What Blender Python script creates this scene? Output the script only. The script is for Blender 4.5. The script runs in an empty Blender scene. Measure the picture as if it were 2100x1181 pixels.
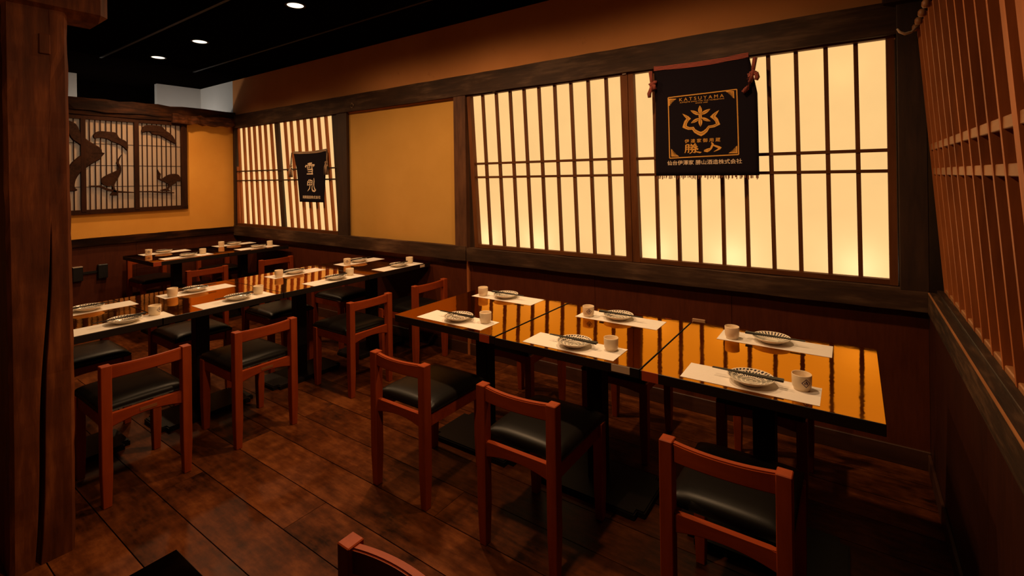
import bpy, bmesh, math, random
from mathutils import Vector, Matrix
random.seed(7)
C = bpy.context.scene.collection
SC = bpy.context.scene
PI = math.pi

# ------------------------------------------------------------------ camera
YAW, ROLL, EYE = 0.6110, -0.01410, 1.5
fwd = Vector((-math.sin(YAW), math.cos(YAW), 0)); rgt = Vector((math.cos(YAW), math.sin(YAW), 0)); upv = Vector((0, 0, 1))
r3 = rgt*math.cos(ROLL) + upv*math.sin(ROLL); u3 = upv*math.cos(ROLL) - rgt*math.sin(ROLL)
cam = bpy.data.objects.new('camera', bpy.data.cameras.new('camera')); C.objects.link(cam)
cam.matrix_world = Matrix(((r3.x, u3.x, -fwd.x, 0), (r3.y, u3.y, -fwd.y, 0), (r3.z, u3.z, -fwd.z, EYE), (0, 0, 0, 1)))
cam.data.sensor_width = 36; cam.data.lens = 36*1001.24/2100
cam.data.shift_y = (364.55-590.5)/2100; cam.data.clip_start = 0.03
SC.camera = cam
# ------------------------------------------------------------------ world, exposure
W = bpy.data.worlds.new('world'); SC.world = W; W.use_nodes = True
W.node_tree.nodes['Background'].inputs[0].default_value = (1.0, 0.55, 0.28, 1)
W.node_tree.nodes['Background'].inputs[1].default_value = 0.004
vs = SC.view_settings
vs.view_transform = 'Standard'; vs.look = 'None'; vs.exposure = 0; vs.gamma = 1; vs.use_curve_mapping = False
# ------------------------------------------------------------------ lamps of the room
WARM = (1.0, 0.60, 0.30)
def spot(x, y, z, watts, col=WARM, size=170, blend=1.0, rad=0.05):
    l = bpy.data.lights.new('downlight_lamp', 'SPOT'); l.energy = watts; l.color = col
    l.spot_size = math.radians(size); l.spot_blend = blend; l.shadow_soft_size = rad
    o = bpy.data.objects.new('downlight_lamp', l); C.objects.link(o); o.location = (x, y, z); return o
def bulb(x, y, z, watts, col, rad=0.04):
    l = bpy.data.lights.new('bulb_lamp', 'POINT'); l.energy = watts; l.color = col; l.shadow_soft_size = rad
    o = bpy.data.objects.new('bulb_lamp', l); C.objects.link(o); o.location = (x, y, z); return o
DOWN = [(-6.06, 2.11, 78), (-5.08, 2.11, 88), (-3.47, 2.11, 66), (-2.30, 2.11, 108), (-0.95, 2.11, 80)]
for x, y, w in DOWN: spot(x, y, 2.80, w, size=152 if x < -5 else 170)
DOWN2 = [(-1.10, 0.80, 70)]
for x, y, w in DOWN2: spot(x, y, 2.80, w)
bulb(-7.30, 2.85, 2.30, 1.5, (1.0, 0.95, 0.90), 0.22)          # lamp of the room beyond the half-height partition
bulb(-7.45, 1.95, 1.75, 22, (1.0, 0.88, 0.74), 0.08)
for x in (-2.52, -2.02, -1.10, -0.62, 0.02): bulb(x, 3.37, 0.985, 0.48, (1.0, 0.80, 0.60), 0.05)   # bulbs behind the paper windows
bulb(-0.05, 3.36, 2.05, 0.10, (1.0, 0.66, 0.30), 0.04)
for x in (-6.3, -5.6, -4.9): bulb(x, 3.36, 1.1, 0.12, (1.0, 0.62, 0.28), 0.04)

# ================================================================== materials
def newmat(name):
    m = bpy.data.materials.new(name); m.use_nodes = True
    nt = m.node_tree; b = nt.nodes['Principled BSDF']; return m, nt, b
def coord(nt, scale=(1, 1, 1), rot=(0, 0, 0)):
    t = nt.nodes.new('ShaderNodeTexCoord'); mp = nt.nodes.new('ShaderNodeMapping')
    mp.inputs['Scale'].default_value = scale; mp.inputs['Rotation'].default_value = rot
    nt.links.new(t.outputs['Object'], mp.inputs['Vector']); return mp.outputs[0]
def noise(nt, vec, scale, detail=4, rough=0.55):
    n = nt.nodes.new('ShaderNodeTexNoise'); n.inputs['Scale'].default_value = scale
    n.inputs['Detail'].default_value = detail; n.inputs['Roughness'].default_value = rough
    if vec: nt.links.new(vec, n.inputs['Vector'])
    return n.outputs['Fac']
def ramp(nt, fac, stops):
    r = nt.nodes.new('ShaderNodeValToRGB'); e = r.color_ramp.elements
    e[0].position, e[0].color = stops[0][0], (*stops[0][1], 1); e[1].position, e[1].color = stops[-1][0], (*stops[-1][1], 1)
    for p, c in stops[1:-1]:
        n = e.new(p); n.color = (*c, 1)
    nt.links.new(fac, r.inputs[0]); return r.outputs[0]
def bump(nt, b, h, strength, dist=0.002):
    bp = nt.nodes.new('ShaderNodeBump'); bp.inputs['Strength'].default_value = strength; bp.inputs['Distance'].default_value = dist
    nt.links.new(h, bp.inputs['Height']); nt.links.new(bp.outputs[0], b.inputs['Normal'])
def plain(name, col, rough=0.5, metal=0.0, spec=0.5):
    m, nt, b = newmat(name); b.inputs['Base Color'].default_value = (*col, 1); b.inputs['Roughness'].default_value = rough
    b.inputs['Metallic'].default_value = metal; b.inputs['Specular IOR Level'].default_value = spec; return m
def wood(name, dark, light, axis='z', rough=0.45, sc=14, bs=0.3, spec=0.5, blotch=None, mid=None):
    m, nt, b = newmat(name)
    s = {'x': (0.12, 1, 1), 'y': (1, 0.12, 1), 'z': (1, 1, 0.12)}[axis]
    v = coord(nt, s); n = noise(nt, v, sc*3, 6, 0.6); n2 = noise(nt, coord(nt, tuple(0.4+0.6*q for q in s)), sc*0.35, 4, 0.6)
    mx = nt.nodes.new('ShaderNodeMath'); mx.operation = 'MULTIPLY_ADD'; mx.inputs[1].default_value = 0.5
    nt.links.new(n, mx.inputs[0])
    h = nt.nodes.new('ShaderNodeMath'); h.operation = 'MULTIPLY'; h.inputs[1].default_value = 0.5; nt.links.new(n2, h.inputs[0]); nt.links.new(h.outputs[0], mx.inputs[2])
    st = [(0.34, dark), (0.66, light)]
    if mid: st.insert(1, (0.5, mid))
    col = ramp(nt, mx.outputs[0], st)
    nt.links.new(col, b.inputs['Base Color']); b.inputs['Roughness'].default_value = rough; b.inputs['Specular IOR Level'].default_value = spec
    bump(nt, b, n, bs); return m
def plaster(name, c1, c2, stain=None):
    m, nt, b = newmat(name); v = coord(nt)
    n = noise(nt, v, 1.7, 5, 0.55); col = ramp(nt, n, [(0.3, c1), (0.7, c2)])
    if stain:
        n3 = noise(nt, coord(nt, (1, 1, 1)), 5.5, 8, 0.75); mk = ramp(nt, n3, [(0.63, (0, 0, 0)), (0.74, (0.55, 0.55, 0.55))])
        mixn = nt.nodes.new('ShaderNodeMix'); mixn.data_type = 'RGBA'
        nt.links.new(mk, mixn.inputs[0]); nt.links.new(col, mixn.inputs[6]); mixn.inputs[7].default_value = (*stain, 1); col = mixn.outputs[2]
    nt.links.new(col, b.inputs['Base Color']); b.inputs['Roughness'].default_value = 0.9; b.inputs['Specular IOR Level'].default_value = 0.15
    bump(nt, b, noise(nt, v, 130, 3, 0.6), 0.25, 0.002); return m

M = {}
M['chair'] = wood('stained_orange_wood', (0.20, 0.027, 0.0045), (0.34, 0.054, 0.009), 'z', 0.45, 10, 0.08, 0.18)
M['chair_x'] = wood('stained_orange_wood_rail', (0.20, 0.027, 0.0045), (0.34, 0.054, 0.009), 'x', 0.45, 10, 0.08, 0.18)
M['beam'] = wood('weathered_beam', (0.018, 0.0075, 0.003), (0.13, 0.070, 0.036), 'x', 0.65, 9, 0.7, 0.25, mid=(0.045, 0.020, 0.009))
M['beam_y'] = wood('weathered_beam_deep', (0.006, 0.002, 0.001), (0.060, 0.018, 0.005), 'y', 0.65, 10, 0.8, 0.10, mid=(0.016, 0.005, 0.0016))
M['log'] = wood('split_log', (0.012, 0.004, 0.0015), (0.20, 0.060, 0.016), 'y', 0.6, 12, 1.0, 0.2, mid=(0.060, 0.017, 0.005))
M['post'] = wood('old_timber', (0.036, 0.008, 0.002), (0.26, 0.070, 0.017), 'z', 0.65, 8, 0.9, 0.15, mid=(0.105, 0.025, 0.006))
M['darkpost'] = wood('dark_timber', (0.016, 0.007, 0.004), (0.050, 0.022, 0.010), 'z', 0.55, 10, 0.4, 0.4)
M['redpost'] = wood('red_brown_timber', (0.045, 0.016, 0.007), (0.135, 0.052, 0.020), 'z', 0.6, 10, 0.5, 0.3)
M['shoji'] = wood('shoji_cedar', (0.080, 0.024, 0.006), (0.150, 0.048, 0.013), 'z', 0.55, 12, 0.15, 0.15)
M['shoji_x'] = wood('shoji_cedar_rail', (0.070, 0.021, 0.005), (0.130, 0.042, 0.011), 'x', 0.55, 12, 0.15, 0.15)
M['slat1'] = wood('red_cedar_slat', (0.22, 0.055, 0.014), (0.40, 0.12, 0.03), 'z', 0.5, 12, 0.15, 0.3)
M['lattice'] = wood('lattice_cedar', (0.22, 0.060, 0.014), (0.50, 0.150, 0.036), 'z', 0.55, 8, 0.35, 0.3)
M['lattice_y'] = wood('lattice_rail_cedar', (0.22, 0.08, 0.025), (0.40, 0.17, 0.06), 'y', 0.5, 10, 0.3, 0.4)
M['backing'] = wood('lattice_backing', (0.030, 0.010, 0.004), (0.085, 0.028, 0.009), 'z', 0.6, 6, 0.3, 0.3)
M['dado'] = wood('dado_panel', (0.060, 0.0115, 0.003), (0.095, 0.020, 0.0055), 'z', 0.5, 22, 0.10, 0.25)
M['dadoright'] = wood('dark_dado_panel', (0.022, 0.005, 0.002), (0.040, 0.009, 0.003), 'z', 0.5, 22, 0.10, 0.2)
M['sill_y'] = wood('scarred_sill', (0.010, 0.005, 0.003), (0.11, 0.055, 0.025), 'y', 0.6, 16, 0.9, 0.3, mid=(0.030, 0.013, 0.006))
M['dadobase'] = wood('dado_baseboard', (0.030, 0.010, 0.004), (0.060, 0.020, 0.008), 'x', 0.5, 12, 0.1, 0.4)
M['relief'] = wood('carved_relief', (0.014, 0.005, 0.0025), (0.050, 0.018, 0.008), 'x', 0.6, 18, 0.7, 0.10)
M['screenwood'] = wood('screen_wood', (0.016, 0.006, 0.003), (0.045, 0.014, 0.006), 'z', 0.55, 14, 0.2, 0.10)
M['gold'] = plaster('gold_plaster', (0.50, 0.26, 0.052), (0.58, 0.31, 0.070))
M['orange'] = plaster('ochre_plaster', (0.70, 0.31, 0.050), (0.82, 0.40, 0.075), (0.30, 0.10, 0.03))
M['upper'] = plaster('beige_plaster', (0.56, 0.225, 0.072), (0.66, 0.28, 0.095), (0.34, 0.12, 0.04))
M['white'] = plaster('white_plaster', (0.60, 0.60, 0.58), (0.68, 0.68, 0.66))
M['ceil'] = plain('black_ceiling', (0.0022, 0.0012, 0.0009), 1.0, 0, 0.0)
M['batten'] = plain('black_batten', (0.010, 0.006, 0.004), 0.6, 0, 0.2)
M['black'] = plain('black_lacquer_side', (0.010, 0.006, 0.004), 0.45, 0, 0.4)
M['iron'] = plain('black_iron', (0.008, 0.005, 0.004), 0.5, 0.0, 0.2)
M['vinyl'] = None
m, nt, b = newmat('black_vinyl'); b.inputs['Base Color'].default_value = (0.006, 0.0045, 0.0035, 1); b.inputs['Roughness'].default_value = 0.38
b.inputs['Specular IOR Level'].default_value = 0.2; bump(nt, b, noise(nt, coord(nt), 380, 2), 0.10, 0.001); M['vinyl'] = m
# lacquered table top: tinted, mirror-like brown lacquer, slightly uneven
m, nt, b = newmat('brown_mirror_lacquer'); b.inputs['Base Color'].default_value = (0.46, 0.192, 0.045, 1); b.inputs['Metallic'].default_value = 1.0; b.inputs['Specular Tint'].default_value = (1.0, 0.70, 0.38, 1)
v = coord(nt); r = ramp(nt, noise(nt, v, 6, 5), [(0.3, (0.035,)*3), (0.75, (0.075,)*3)]); nt.links.new(r, b.inputs['Roughness'])
bump(nt, b, noise(nt, v, 9, 3, 0.6), 0.10, 0.004); M['lacquer'] = m
M['tape'] = plain('orange_tape', (0.42, 0.055, 0.012), 0.5)
M['paperlabel'] = plain('pale_label', (0.65, 0.45, 0.28), 0.7)
m, nt, b = newmat('placemat_paper'); b.inputs['Base Color'].default_value = (0.82, 0.76, 0.68, 1); b.inputs['Roughness'].default_value = 0.75
wv = nt.nodes.new('ShaderNodeTexWave'); wv.bands_direction = 'Y'; wv.inputs['Scale'].default_value = 26; wv.inputs['Distortion'].default_value = 9; wv.inputs['Detail'].default_value = 3
nt.links.new(coord(nt, (1, 1, 1)), wv.inputs['Vector']); bump(nt, b, wv.outputs['Fac'], 0.22, 0.001); M['mat'] = m
M['cup'] = plain('cream_ceramic', (0.80, 0.64, 0.43), 0.28, 0, 0.4)
M['emblem'] = plain('navy_print', (0.050, 0.022, 0.075), 0.35)
M['stick'] = plain('black_chopstick', (0.014, 0.011, 0.009), 0.35, 0, 0.5)
# plate glaze: radial brush strokes on cream porcelain
def plate_mat(name, kind):
    m, nt, b = newmat(name); v = coord(nt); b.inputs['Roughness'].default_value = 0.16
    sp = nt.nodes.new('ShaderNodeSeparateXYZ'); nt.links.new(v, sp.inputs[0])
    def math_(op, a, c=None, d=None):
        n = nt.nodes.new('ShaderNodeMath'); n.operation = op
        for i, q in enumerate((a, c, d)):
            if q is None: continue
            if isinstance(q, (int, float)): n.inputs[i].default_value = q
            else: nt.links.new(q, n.inputs[i])
        return n.outputs[0]
    x, y = sp.outputs[0], sp.outputs[1]
    rr = math_('SQRT', math_('ADD', math_('MULTIPLY', x, x), math_('MULTIPLY', y, y)))
    an = math_('ARCTAN2', y, x)
    wob = noise(nt, v, 70, 2)
    if kind == 0:
        ph = math_('ADD', math_('MULTIPLY', an, 34), math_('ADD', math_('MULTIPLY', rr, 260), math_('MULTIPLY', wob, 5)))
        s1 = math_('GREATER_THAN', math_('SINE', ph), -0.25)
        ring = math_('SINE', math_('ADD', math_('MULTIPLY', rr, 420), math_('MULTIPLY', wob, 6)))
        s = math_('MULTIPLY', s1, math_('GREATER_THAN', ring, -0.55))
        band = math_('MULTIPLY', math_('GREATER_THAN', rr, 0.006), math_('LESS_THAN', rr, 0.0735))
    else:
        ph = math_('ADD', math_('MULTIPLY', an, 32), math_('MULTIPLY', wob, 1.6))
        s = math_('GREATER_THAN', math_('SINE', ph), 0.35)
        band = math_('MULTIPLY', math_('GREATER_THAN', rr, 0.028), math_('LESS_THAN', rr, 0.0735))
        edge = math_('MULTIPLY', math_('GREATER_THAN', rr, 0.0745), math_('LESS_THAN', rr, 0.0768))
    fac = math_('MULTIPLY', s, band)
    if kind: fac = math_('MAXIMUM', fac, edge)
    mx = nt.nodes.new('ShaderNodeMix'); mx.data_type = 'RGBA'; nt.links.new(fac, mx.inputs[0])
    mx.inputs[6].default_value = (0.80, 0.70, 0.55, 1); mx.inputs[7].default_value = (0.030, 0.022, 0.036, 1)
    nt.links.new(mx.outputs[2], b.inputs['Base Color']); return m
M['plate0'] = plate_mat('scribble_pattern_glaze', 0); M['plate1'] = plate_mat('ray_pattern_glaze', 1)
M['porcelain'] = plain('cream_porcelain', (0.80, 0.70, 0.55), 0.2)
M['cloth'] = plain('navy_cloth', (0.010, 0.007, 0.010), 0.95, 0, 0.05)
M['goldprint'] = plain('gold_print', (0.62, 0.30, 0.055), 0.8, 0, 0.2)
M['darkline'] = plain('dark_print_line', (0.02, 0.012, 0.008), 0.9, 0, 0.1)
M['paleprint'] = plain('pale_print', (0.78, 0.58, 0.38), 0.85, 0, 0.2)
def stripes(name, a, b_, axis, scale):
    m, nt, b = newmat(name); w = nt.nodes.new('ShaderNodeTexWave'); w.bands_direction = axis; w.inputs['Scale'].default_value = scale
    nt.links.new(coord(nt), w.inputs['Vector']); nt.links.new(ramp(nt, w.outputs['Fac'], [(0.4, a), (0.6, b_)]), b.inputs['Base Color'])
    b.inputs['Roughness'].default_value = 0.9; return m
M['band_z'] = stripes('red_striped_band', (0.06, 0.012, 0.010), (0.42, 0.085, 0.05), 'Z', 38)
M['band_x'] = stripes('red_striped_tie', (0.06, 0.012, 0.010), (0.42, 0.085, 0.05), 'X', 38)
M['cord_z'] = stripes('dark_striped_band', (0.02, 0.012, 0.010), (0.45, 0.27, 0.15), 'Z', 22)
M['cord_x'] = stripes('dark_striped_tie', (0.02, 0.012, 0.010), (0.45, 0.27, 0.15), 'X', 22)
M['fringe'] = plain('frayed_thread', (0.20, 0.075, 0.035), 0.95)
M['sticker'] = plain('sticker_ghost', (0.22, 0.075, 0.025), 0.7, 0, 0.1)
M['socket'] = plain('black_plastic', (0.010, 0.009, 0.009), 0.4)
M['beigeplate'] = plain('beige_plastic', (0.42, 0.22, 0.10), 0.5)
M['clip'] = plain('grey_clip', (0.45, 0.36, 0.28), 0.5)
M['ring'] = plain('dull_brass', (0.35, 0.22, 0.12), 0.4, 0.8)
M['floorbase'] = plain('floor_joint', (0.008, 0.004, 0.003), 0.9)
# floor boards
m, nt, b = newmat('worn_floor_board'); v = coord(nt)
oi = nt.nodes.new('ShaderNodeObjectInfo')
ad = nt.nodes.new('ShaderNodeVectorMath'); ad.operation = 'ADD'; nt.links.new(v, ad.inputs[0])
cb = nt.nodes.new('ShaderNodeCombineXYZ'); mu = nt.nodes.new('ShaderNodeMath'); mu.operation = 'MULTIPLY'; mu.inputs[1].default_value = 37
nt.links.new(oi.outputs['Random'], mu.inputs[0]); nt.links.new(mu.outputs[0], cb.inputs[2]); nt.links.new(cb.outputs[0], ad.inputs[1])
n1 = noise(nt, ad.outputs[0], 3.2, 7, 0.68)
mp = nt.nodes.new('ShaderNodeMapping'); mp.inputs['Scale'].default_value = (0.22, 1, 1); nt.links.new(ad.outputs[0], mp.inputs[0])
n2 = noise(nt, mp.outputs[0], 38, 5, 0.65)
a1 = nt.nodes.new('ShaderNodeMath'); a1.operation = 'MULTIPLY_ADD'; a1.inputs[1].default_value = 0.62; nt.links.new(n1, a1.inputs[0])
a2 = nt.nodes.new('ShaderNodeMath'); a2.operation = 'MULTIPLY_ADD'; a2.inputs[1].default_value = 0.30; nt.links.new(n2, a2.inputs[0])
a3 = nt.nodes.new('ShaderNodeMath'); a3.operation = 'MULTIPLY'; a3.inputs[1].default_value = 0.05; nt.links.new(oi.outputs['Random'], a3.inputs[0])
nt.links.new(a3.outputs[0], a2.inputs[2]); nt.links.new(a2.outputs[0], a1.inputs[2])
nt.links.new(ramp(nt, a1.outputs[0], [(0.36, (0.012, 0.0032, 0.001)), (0.50, (0.085, 0.021, 0.0042)), (0.66, (0.20, 0.057, 0.013))]), b.inputs['Base Color'])
nt.links.new(ramp(nt, n1, [(0.3, (0.30,)*3), (0.7, (0.48,)*3)]), b.inputs['Roughness']); b.inputs['Specular IOR Level'].default_value = 0.10
bump(nt, b, n2, 0.25, 0.0012); M['floor'] = m
# lit window paper: gives off light, and lets the bulbs behind it shine through
def paper(name, em, strength, tr):
    m = bpy.data.materials.new(name); m.use_nodes = True; nt = m.node_tree; nt.nodes.clear()
    o = nt.nodes.new('ShaderNodeOutputMaterial'); e = nt.nodes.new('ShaderNodeEmission'); t = nt.nodes.new('ShaderNodeBsdfTranslucent'); a = nt.nodes.new('ShaderNodeAddShader')
    v = coord(nt); c = ramp(nt, noise(nt, v, 5, 6, 0.6), [(0.3, tuple(q*0.94 for q in em)), (0.7, em)])
    nt.links.new(c, e.inputs[0]); e.inputs[1].default_value = strength; t.inputs[0].default_value = (*tr, 1)
    nt.links.new(e.outputs[0], a.inputs[0]); nt.links.new(t.outputs[0], a.inputs[1]); nt.links.new(a.outputs[0], o.inputs[0]); return m
M['paper'] = paper('lit_shoji_paper', (1.0, 0.60, 0.225), 0.98, (0.8, 0.7, 0.5))
M['paper1'] = paper('lit_shoji_paper_far', (1.0, 0.60, 0.235), 0.98, (0.8, 0.7, 0.5))
m, nt, b = newmat('screen_paper'); nt.nodes.remove(b)
d = nt.nodes.new('ShaderNodeBsdfDiffuse'); d.inputs[0].default_value = (0.60, 0.40, 0.24, 1); t = nt.nodes.new('ShaderNodeBsdfTranslucent'); t.inputs[0].default_value = (0.62, 0.55, 0.46, 1)
mx = nt.nodes.new('ShaderNodeMixShader'); mx.inputs[0].default_value = 0.5; nt.links.new(d.outputs[0], mx.inputs[1]); nt.links.new(t.outputs[0], mx.inputs[2])
nt.links.new(mx.outputs[0], nt.nodes['Material Output'].inputs[0]); M['screenpaper'] = m
m, nt, b = newmat('lamp_lens'); b.inputs['Base Color'].default_value = (1, 0.9, 0.75, 1); b.inputs['Emission Color'].default_value = (1.0, 0.86, 0.68, 1); b.inputs['Emission Strength'].default_value = 1.6; M['lens'] = m

# ================================================================== helpers
def mesh_obj(name, verts, faces, mt, parent=None, smooth=False, fm=None):
    me = bpy.data.meshes.new(name); me.from_pydata([tuple(v) for v in verts], [], faces)
    for q in (mt if isinstance(mt, (list, tuple)) else [mt]): me.materials.append(q)
    if fm:
        for p, i in zip(me.polygons, fm): p.material_index = i
    if smooth: me.polygons.foreach_set('use_smooth', [True]*len(me.polygons))
    me.update(); o = bpy.data.objects.new(name, me); C.objects.link(o)
    if parent: o.parent = parent
    return o
BF = [(0, 3, 2, 1), (4, 5, 6, 7), (0, 1, 5, 4), (1, 2, 6, 5), (2, 3, 7, 6), (3, 0, 4, 7)]
def boxv(x0, x1, y0, y1, z0, z1): return [(x0, y0, z0), (x1, y0, z0), (x1, y1, z0), (x0, y1, z0), (x0, y0, z1), (x1, y0, z1), (x1, y1, z1), (x0, y1, z1)]
def box(name, x0, x1, y0, y1, z0, z1, mt, parent=None, bev=0.0, fm=None):
    if bev <= 0: return mesh_obj(name, boxv(x0, x1, y0, y1, z0, z1), BF, mt, parent, fm=fm)
    bm = bmesh.new(); vs_ = [bm.verts.new(v) for v in boxv(x0, x1, y0, y1, z0, z1)]
    for i, f in enumerate(BF):
        ff = bm.faces.new([vs_[k] for k in f])
        if fm: ff.material_index = fm[i]
    bmesh.ops.bevel(bm, geom=bm.edges[:], offset=bev, segments=2 if bev > 0.004 else 1, affect='EDGES', profile=0.6)
    return bm_obj(name, bm, mt, parent)
def bm_obj(name, bm, mt, parent=None, smooth=False):
    bmesh.ops.recalc_face_normals(bm, faces=bm.faces[:])
    me = bpy.data.meshes.new(name); bm.to_mesh(me); bm.free()
    for q in (mt if isinstance(mt, (list, tuple)) else [mt]): me.materials.append(q)
    if smooth: me.polygons.foreach_set('use_smooth', [True]*len(me.polygons))
    o = bpy.data.objects.new(name, me); C.objects.link(o)
    if parent: o.parent = parent
    return o
def joined(name, boxes, mt, parent=None):
    V, F = [], []
    for bx in boxes:
        k = len(V); V += boxv(*bx); F += [tuple(i+k for i in f) for f in BF]
    return mesh_obj(name, V, F, mt, parent)
def bar(name, xb, xt, w, y0, y1, z0, z1, mt, parent):           # a leaning upright in a wall along x
    h = w/2
    return mesh_obj(name, [(xb-h, y0, z0), (xb+h, y0, z0), (xb+h, y1, z0), (xb-h, y1, z0), (xt-h, y0, z1), (xt+h, y0, z1), (xt+h, y1, z1), (xt-h, y1, z1)], BF, mt, parent)
def quadbar(name, xb0, xb1, xt0, xt1, y0, y1, z0, z1, mt, parent):
    return mesh_obj(name, [(xb0, y0, z0), (xb1, y0, z0), (xb1, y1, z0), (xb0, y1, z0), (xt0, y0, z1), (xt1, y0, z1), (xt1, y1, z1), (xt0, y1, z1)], BF, mt, parent)
def lathe(name, prof, mt, parent=None, n=32, fm=None, smooth=True):
    V, F, I = [], [], []
    for r_, z in prof:
        for k in range(n): V.append((r_*math.cos(2*PI*k/n), r_*math.sin(2*PI*k/n), z))
    for i in range(len(prof)-1):
        for k in range(n):
            F.append((i*n+k, i*n+(k+1) % n, (i+1)*n+(k+1) % n, (i+1)*n+k)); I.append(fm[i] if fm else 0)
    F.append(tuple(range(n))[::-1]); I.append(fm[0] if fm else 0)
    F.append(tuple((len(prof)-1)*n+k for k in range(n))); I.append(fm[-1] if fm else 0)
    return mesh_obj(name, V, F, mt, parent, smooth, I)
def tube(name, pts, rad, mt, parent=None, n=8):
    V, F = [], []; pts = [Vector(p) for p in pts]
    for i, p in enumerate(pts):
        d = (pts[min(i+1, len(pts)-1)]-pts[max(i-1, 0)]).normalized()
        a = d.cross(Vector((0, 0, 1)) if abs(d.z) < 0.9 else Vector((1, 0, 0))).normalized(); c = d.cross(a)
        rr = rad[i] if isinstance(rad, (list, tuple)) else rad
        for k in range(n): V.append(p + a*rr*math.cos(2*PI*k/n) + c*rr*math.sin(2*PI*k/n))
    for i in range(len(pts)-1):
        for k in range(n): F.append((i*n+k, i*n+(k+1) % n, (i+1)*n+(k+1) % n, (i+1)*n+k))
    F.append(tuple(range(n))[::-1]); F.append(tuple((len(pts)-1)*n+k for k in range(n)))
    return mesh_obj(name, V, F, mt, parent, True)
def thing(name, label, cat, loc=(0, 0, 0), rz=0.0, group=None):
    o = bpy.data.objects.new(name, None); C.objects.link(o); o.location = loc; o.rotation_euler = (0, 0, rz); o.empty_display_size = 0.05
    return tag(o, label, cat, group)
def tag(o, label, cat, group=None):
    o['label'] = label; o['category'] = cat
    if group: o['group'] = group
    return o
def struct(o, label=None):
    o['kind'] = 'structure'
    if label: o['label'] = label
    return o
def dup(root, loc, rz, label, group=None):
    r = root.copy(); C.objects.link(r); r.location = loc; r.rotation_euler = (0, 0, rz); r['label'] = label
    if group: r['group'] = group
    for ch in list(root.children):
        c = ch.copy(); C.objects.link(c); c.parent = r
        for g in list(ch.children):
            d_ = g.copy(); C.objects.link(d_); d_.parent = c
    return r

# ================================================================== SETTING
YW = 3.20                       # face of the window wall
XP = -6.72                      # face of the far partition
XR = 0.30                       # face of the right wall
CZ = 2.84
# ---- floor and its boards
fl = struct(box('floor', -8.2, 1.2, -2.2, 3.7, -0.12, -0.014, M['floorbase']), 'dark worn wooden board floor')
row = 0; y = -1.165
while y < YW-0.01:
    y1 = min(y+0.21, YW); x = XP + 0.02 - random.uniform(0, 1.0)
    while x < XR:
        L = random.choice((1.5, 1.8, 2.1, 2.7)) + random.uniform(-0.1, 0.1)
        xa, xb = max(x, XP), min(x+L, XR)
        if xb-xa > 0.05 and xb > -4.9 + (0 if y > 0.1 else 1.6):
            dz = random.uniform(-0.0006, 0.0)
            box('plank', xa+0.0012, xb-0.0012, y+0.0022, y1-0.0022, -0.014, dz, M['floor'], fl)
        x += L
    y += 0.21; row += 1
for k in range(5):              # the far floor beyond the planks in view
    box('plank', XP, -4.9, -1.165+k*0.9, min(-1.165+k*0.9+0.896, YW), -0.014, -0.0004, M['floor'], fl)
# ---- ceiling
ce = struct(box('ceiling', -8.2, 1.2, -2.2, 3.7, CZ, CZ+0.1, M['ceil']), 'black ceiling with thin battens')
for i, yy in enumerate((1.74, 2.63, 0.86)):
    box('batten', -6.5, 1.0, yy-0.012, yy+0.012, CZ-0.014, CZ, M['batten'], ce)
# ---- window wall
wb = struct(box('wall_back', -6.76, XR+0.1, YW, YW+0.06, 2.20, CZ, M['upper']), 'beige plaster band above the window beam')
box('white_section', -7.7, -6.761, YW, YW+0.06, 2.20, CZ, M['white'], wb)
box('plaster_panel', -4.32, -2.83, YW+0.012, YW+0.06, 0.88, 2.24, M['gold'], wb)
box('back_shell', -7.7, XR+0.1, 3.50, 3.56, -0.02, CZ, M['darkpost'], wb)
dx = [-6.72, -5.80, -4.87, -3.93, -2.96, -2.705, -1.53, -0.62, 0.30]
for a, c in zip(dx, dx[1:]): box('dado_panel', a+0.0012, c-0.0012, YW, YW+0.04, 0.0, 0.84, M['dado'], wb)
box('dado_strip', -2.713, -2.690, YW-0.018, YW, 0.0, 0.80, M['lattice'], wb)
bb = struct(box('baseboard_back', XP, XR, YW-0.014, YW, 0.0, 0.095, M['dadobase'], None, 0.002), 'dark wooden baseboard under the windows')
# beams, sills
def rough_beam(name, x0, x1, y0, y1, z0, z1, mt, n, amp, parent=None, axis='x'):
    V, F = [], []; rnd = random.Random(hash((x0, z0)) & 999)
    for i in range(n+1):
        t = i/n
        o = [rnd.uniform(-amp, amp) for _ in range(4)]
        if axis == 'x':
            x = x0+(x1-x0)*t; V += [(x, y0+o[0], z0+o[1]), (x, y1, z0+o[1]), (x, y1, z1+o[2]), (x, y0+o[3], z1+o[2])]
        else:
            yv = y0+(y1-y0)*t; V += [(x1+o[0], yv, z0+o[1]), (x0, yv, z0+o[1]), (x0, yv, z1+o[2]), (x1+o[3], yv, z1+o[2])]
    for i in range(n):
        for k in range(4): F.append((i*4+k, i*4+(k+1) % 4, i*4+4+(k+1) % 4, i*4+4+k))
    F += [(0, 3, 2, 1), (n*4, n*4+1, n*4+2, n*4+3)]
    bm = bmesh.new(); vv = [bm.verts.new(v) for v in V]
    for f in F: bm.faces.new([vv[k] for k in f])
    return bm_obj(name, bm, mt, parent)
kb = 3.165/3.2
struct(rough_beam('trim_1', -6.70, 0.19, 3.165, 3.245, 1.5+0.715*kb, 1.5+0.885*kb, M['beam'], 44, 0.0022), 'weathered grey brown beam above the windows')
struct(rough_beam('trim_2', -6.70, -2.705, 3.160, 3.25, 0.80, 0.921, M['beam'], 30, 0.0022), 'weathered sill beam under the left window')
struct(rough_beam('trim_3', -2.688, 0.292, 3.150, 3.25, 0.803, 0.913, M['beam'], 26, 0.0018), 'dark sill beam under the paper windows')
struct(box('trim_4', -4.49, -4.322, 3.175, 3.25, 0.90, 2.225, M['darkpost'], None, 0.003), 'black wall post beside the slatted window')
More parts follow.
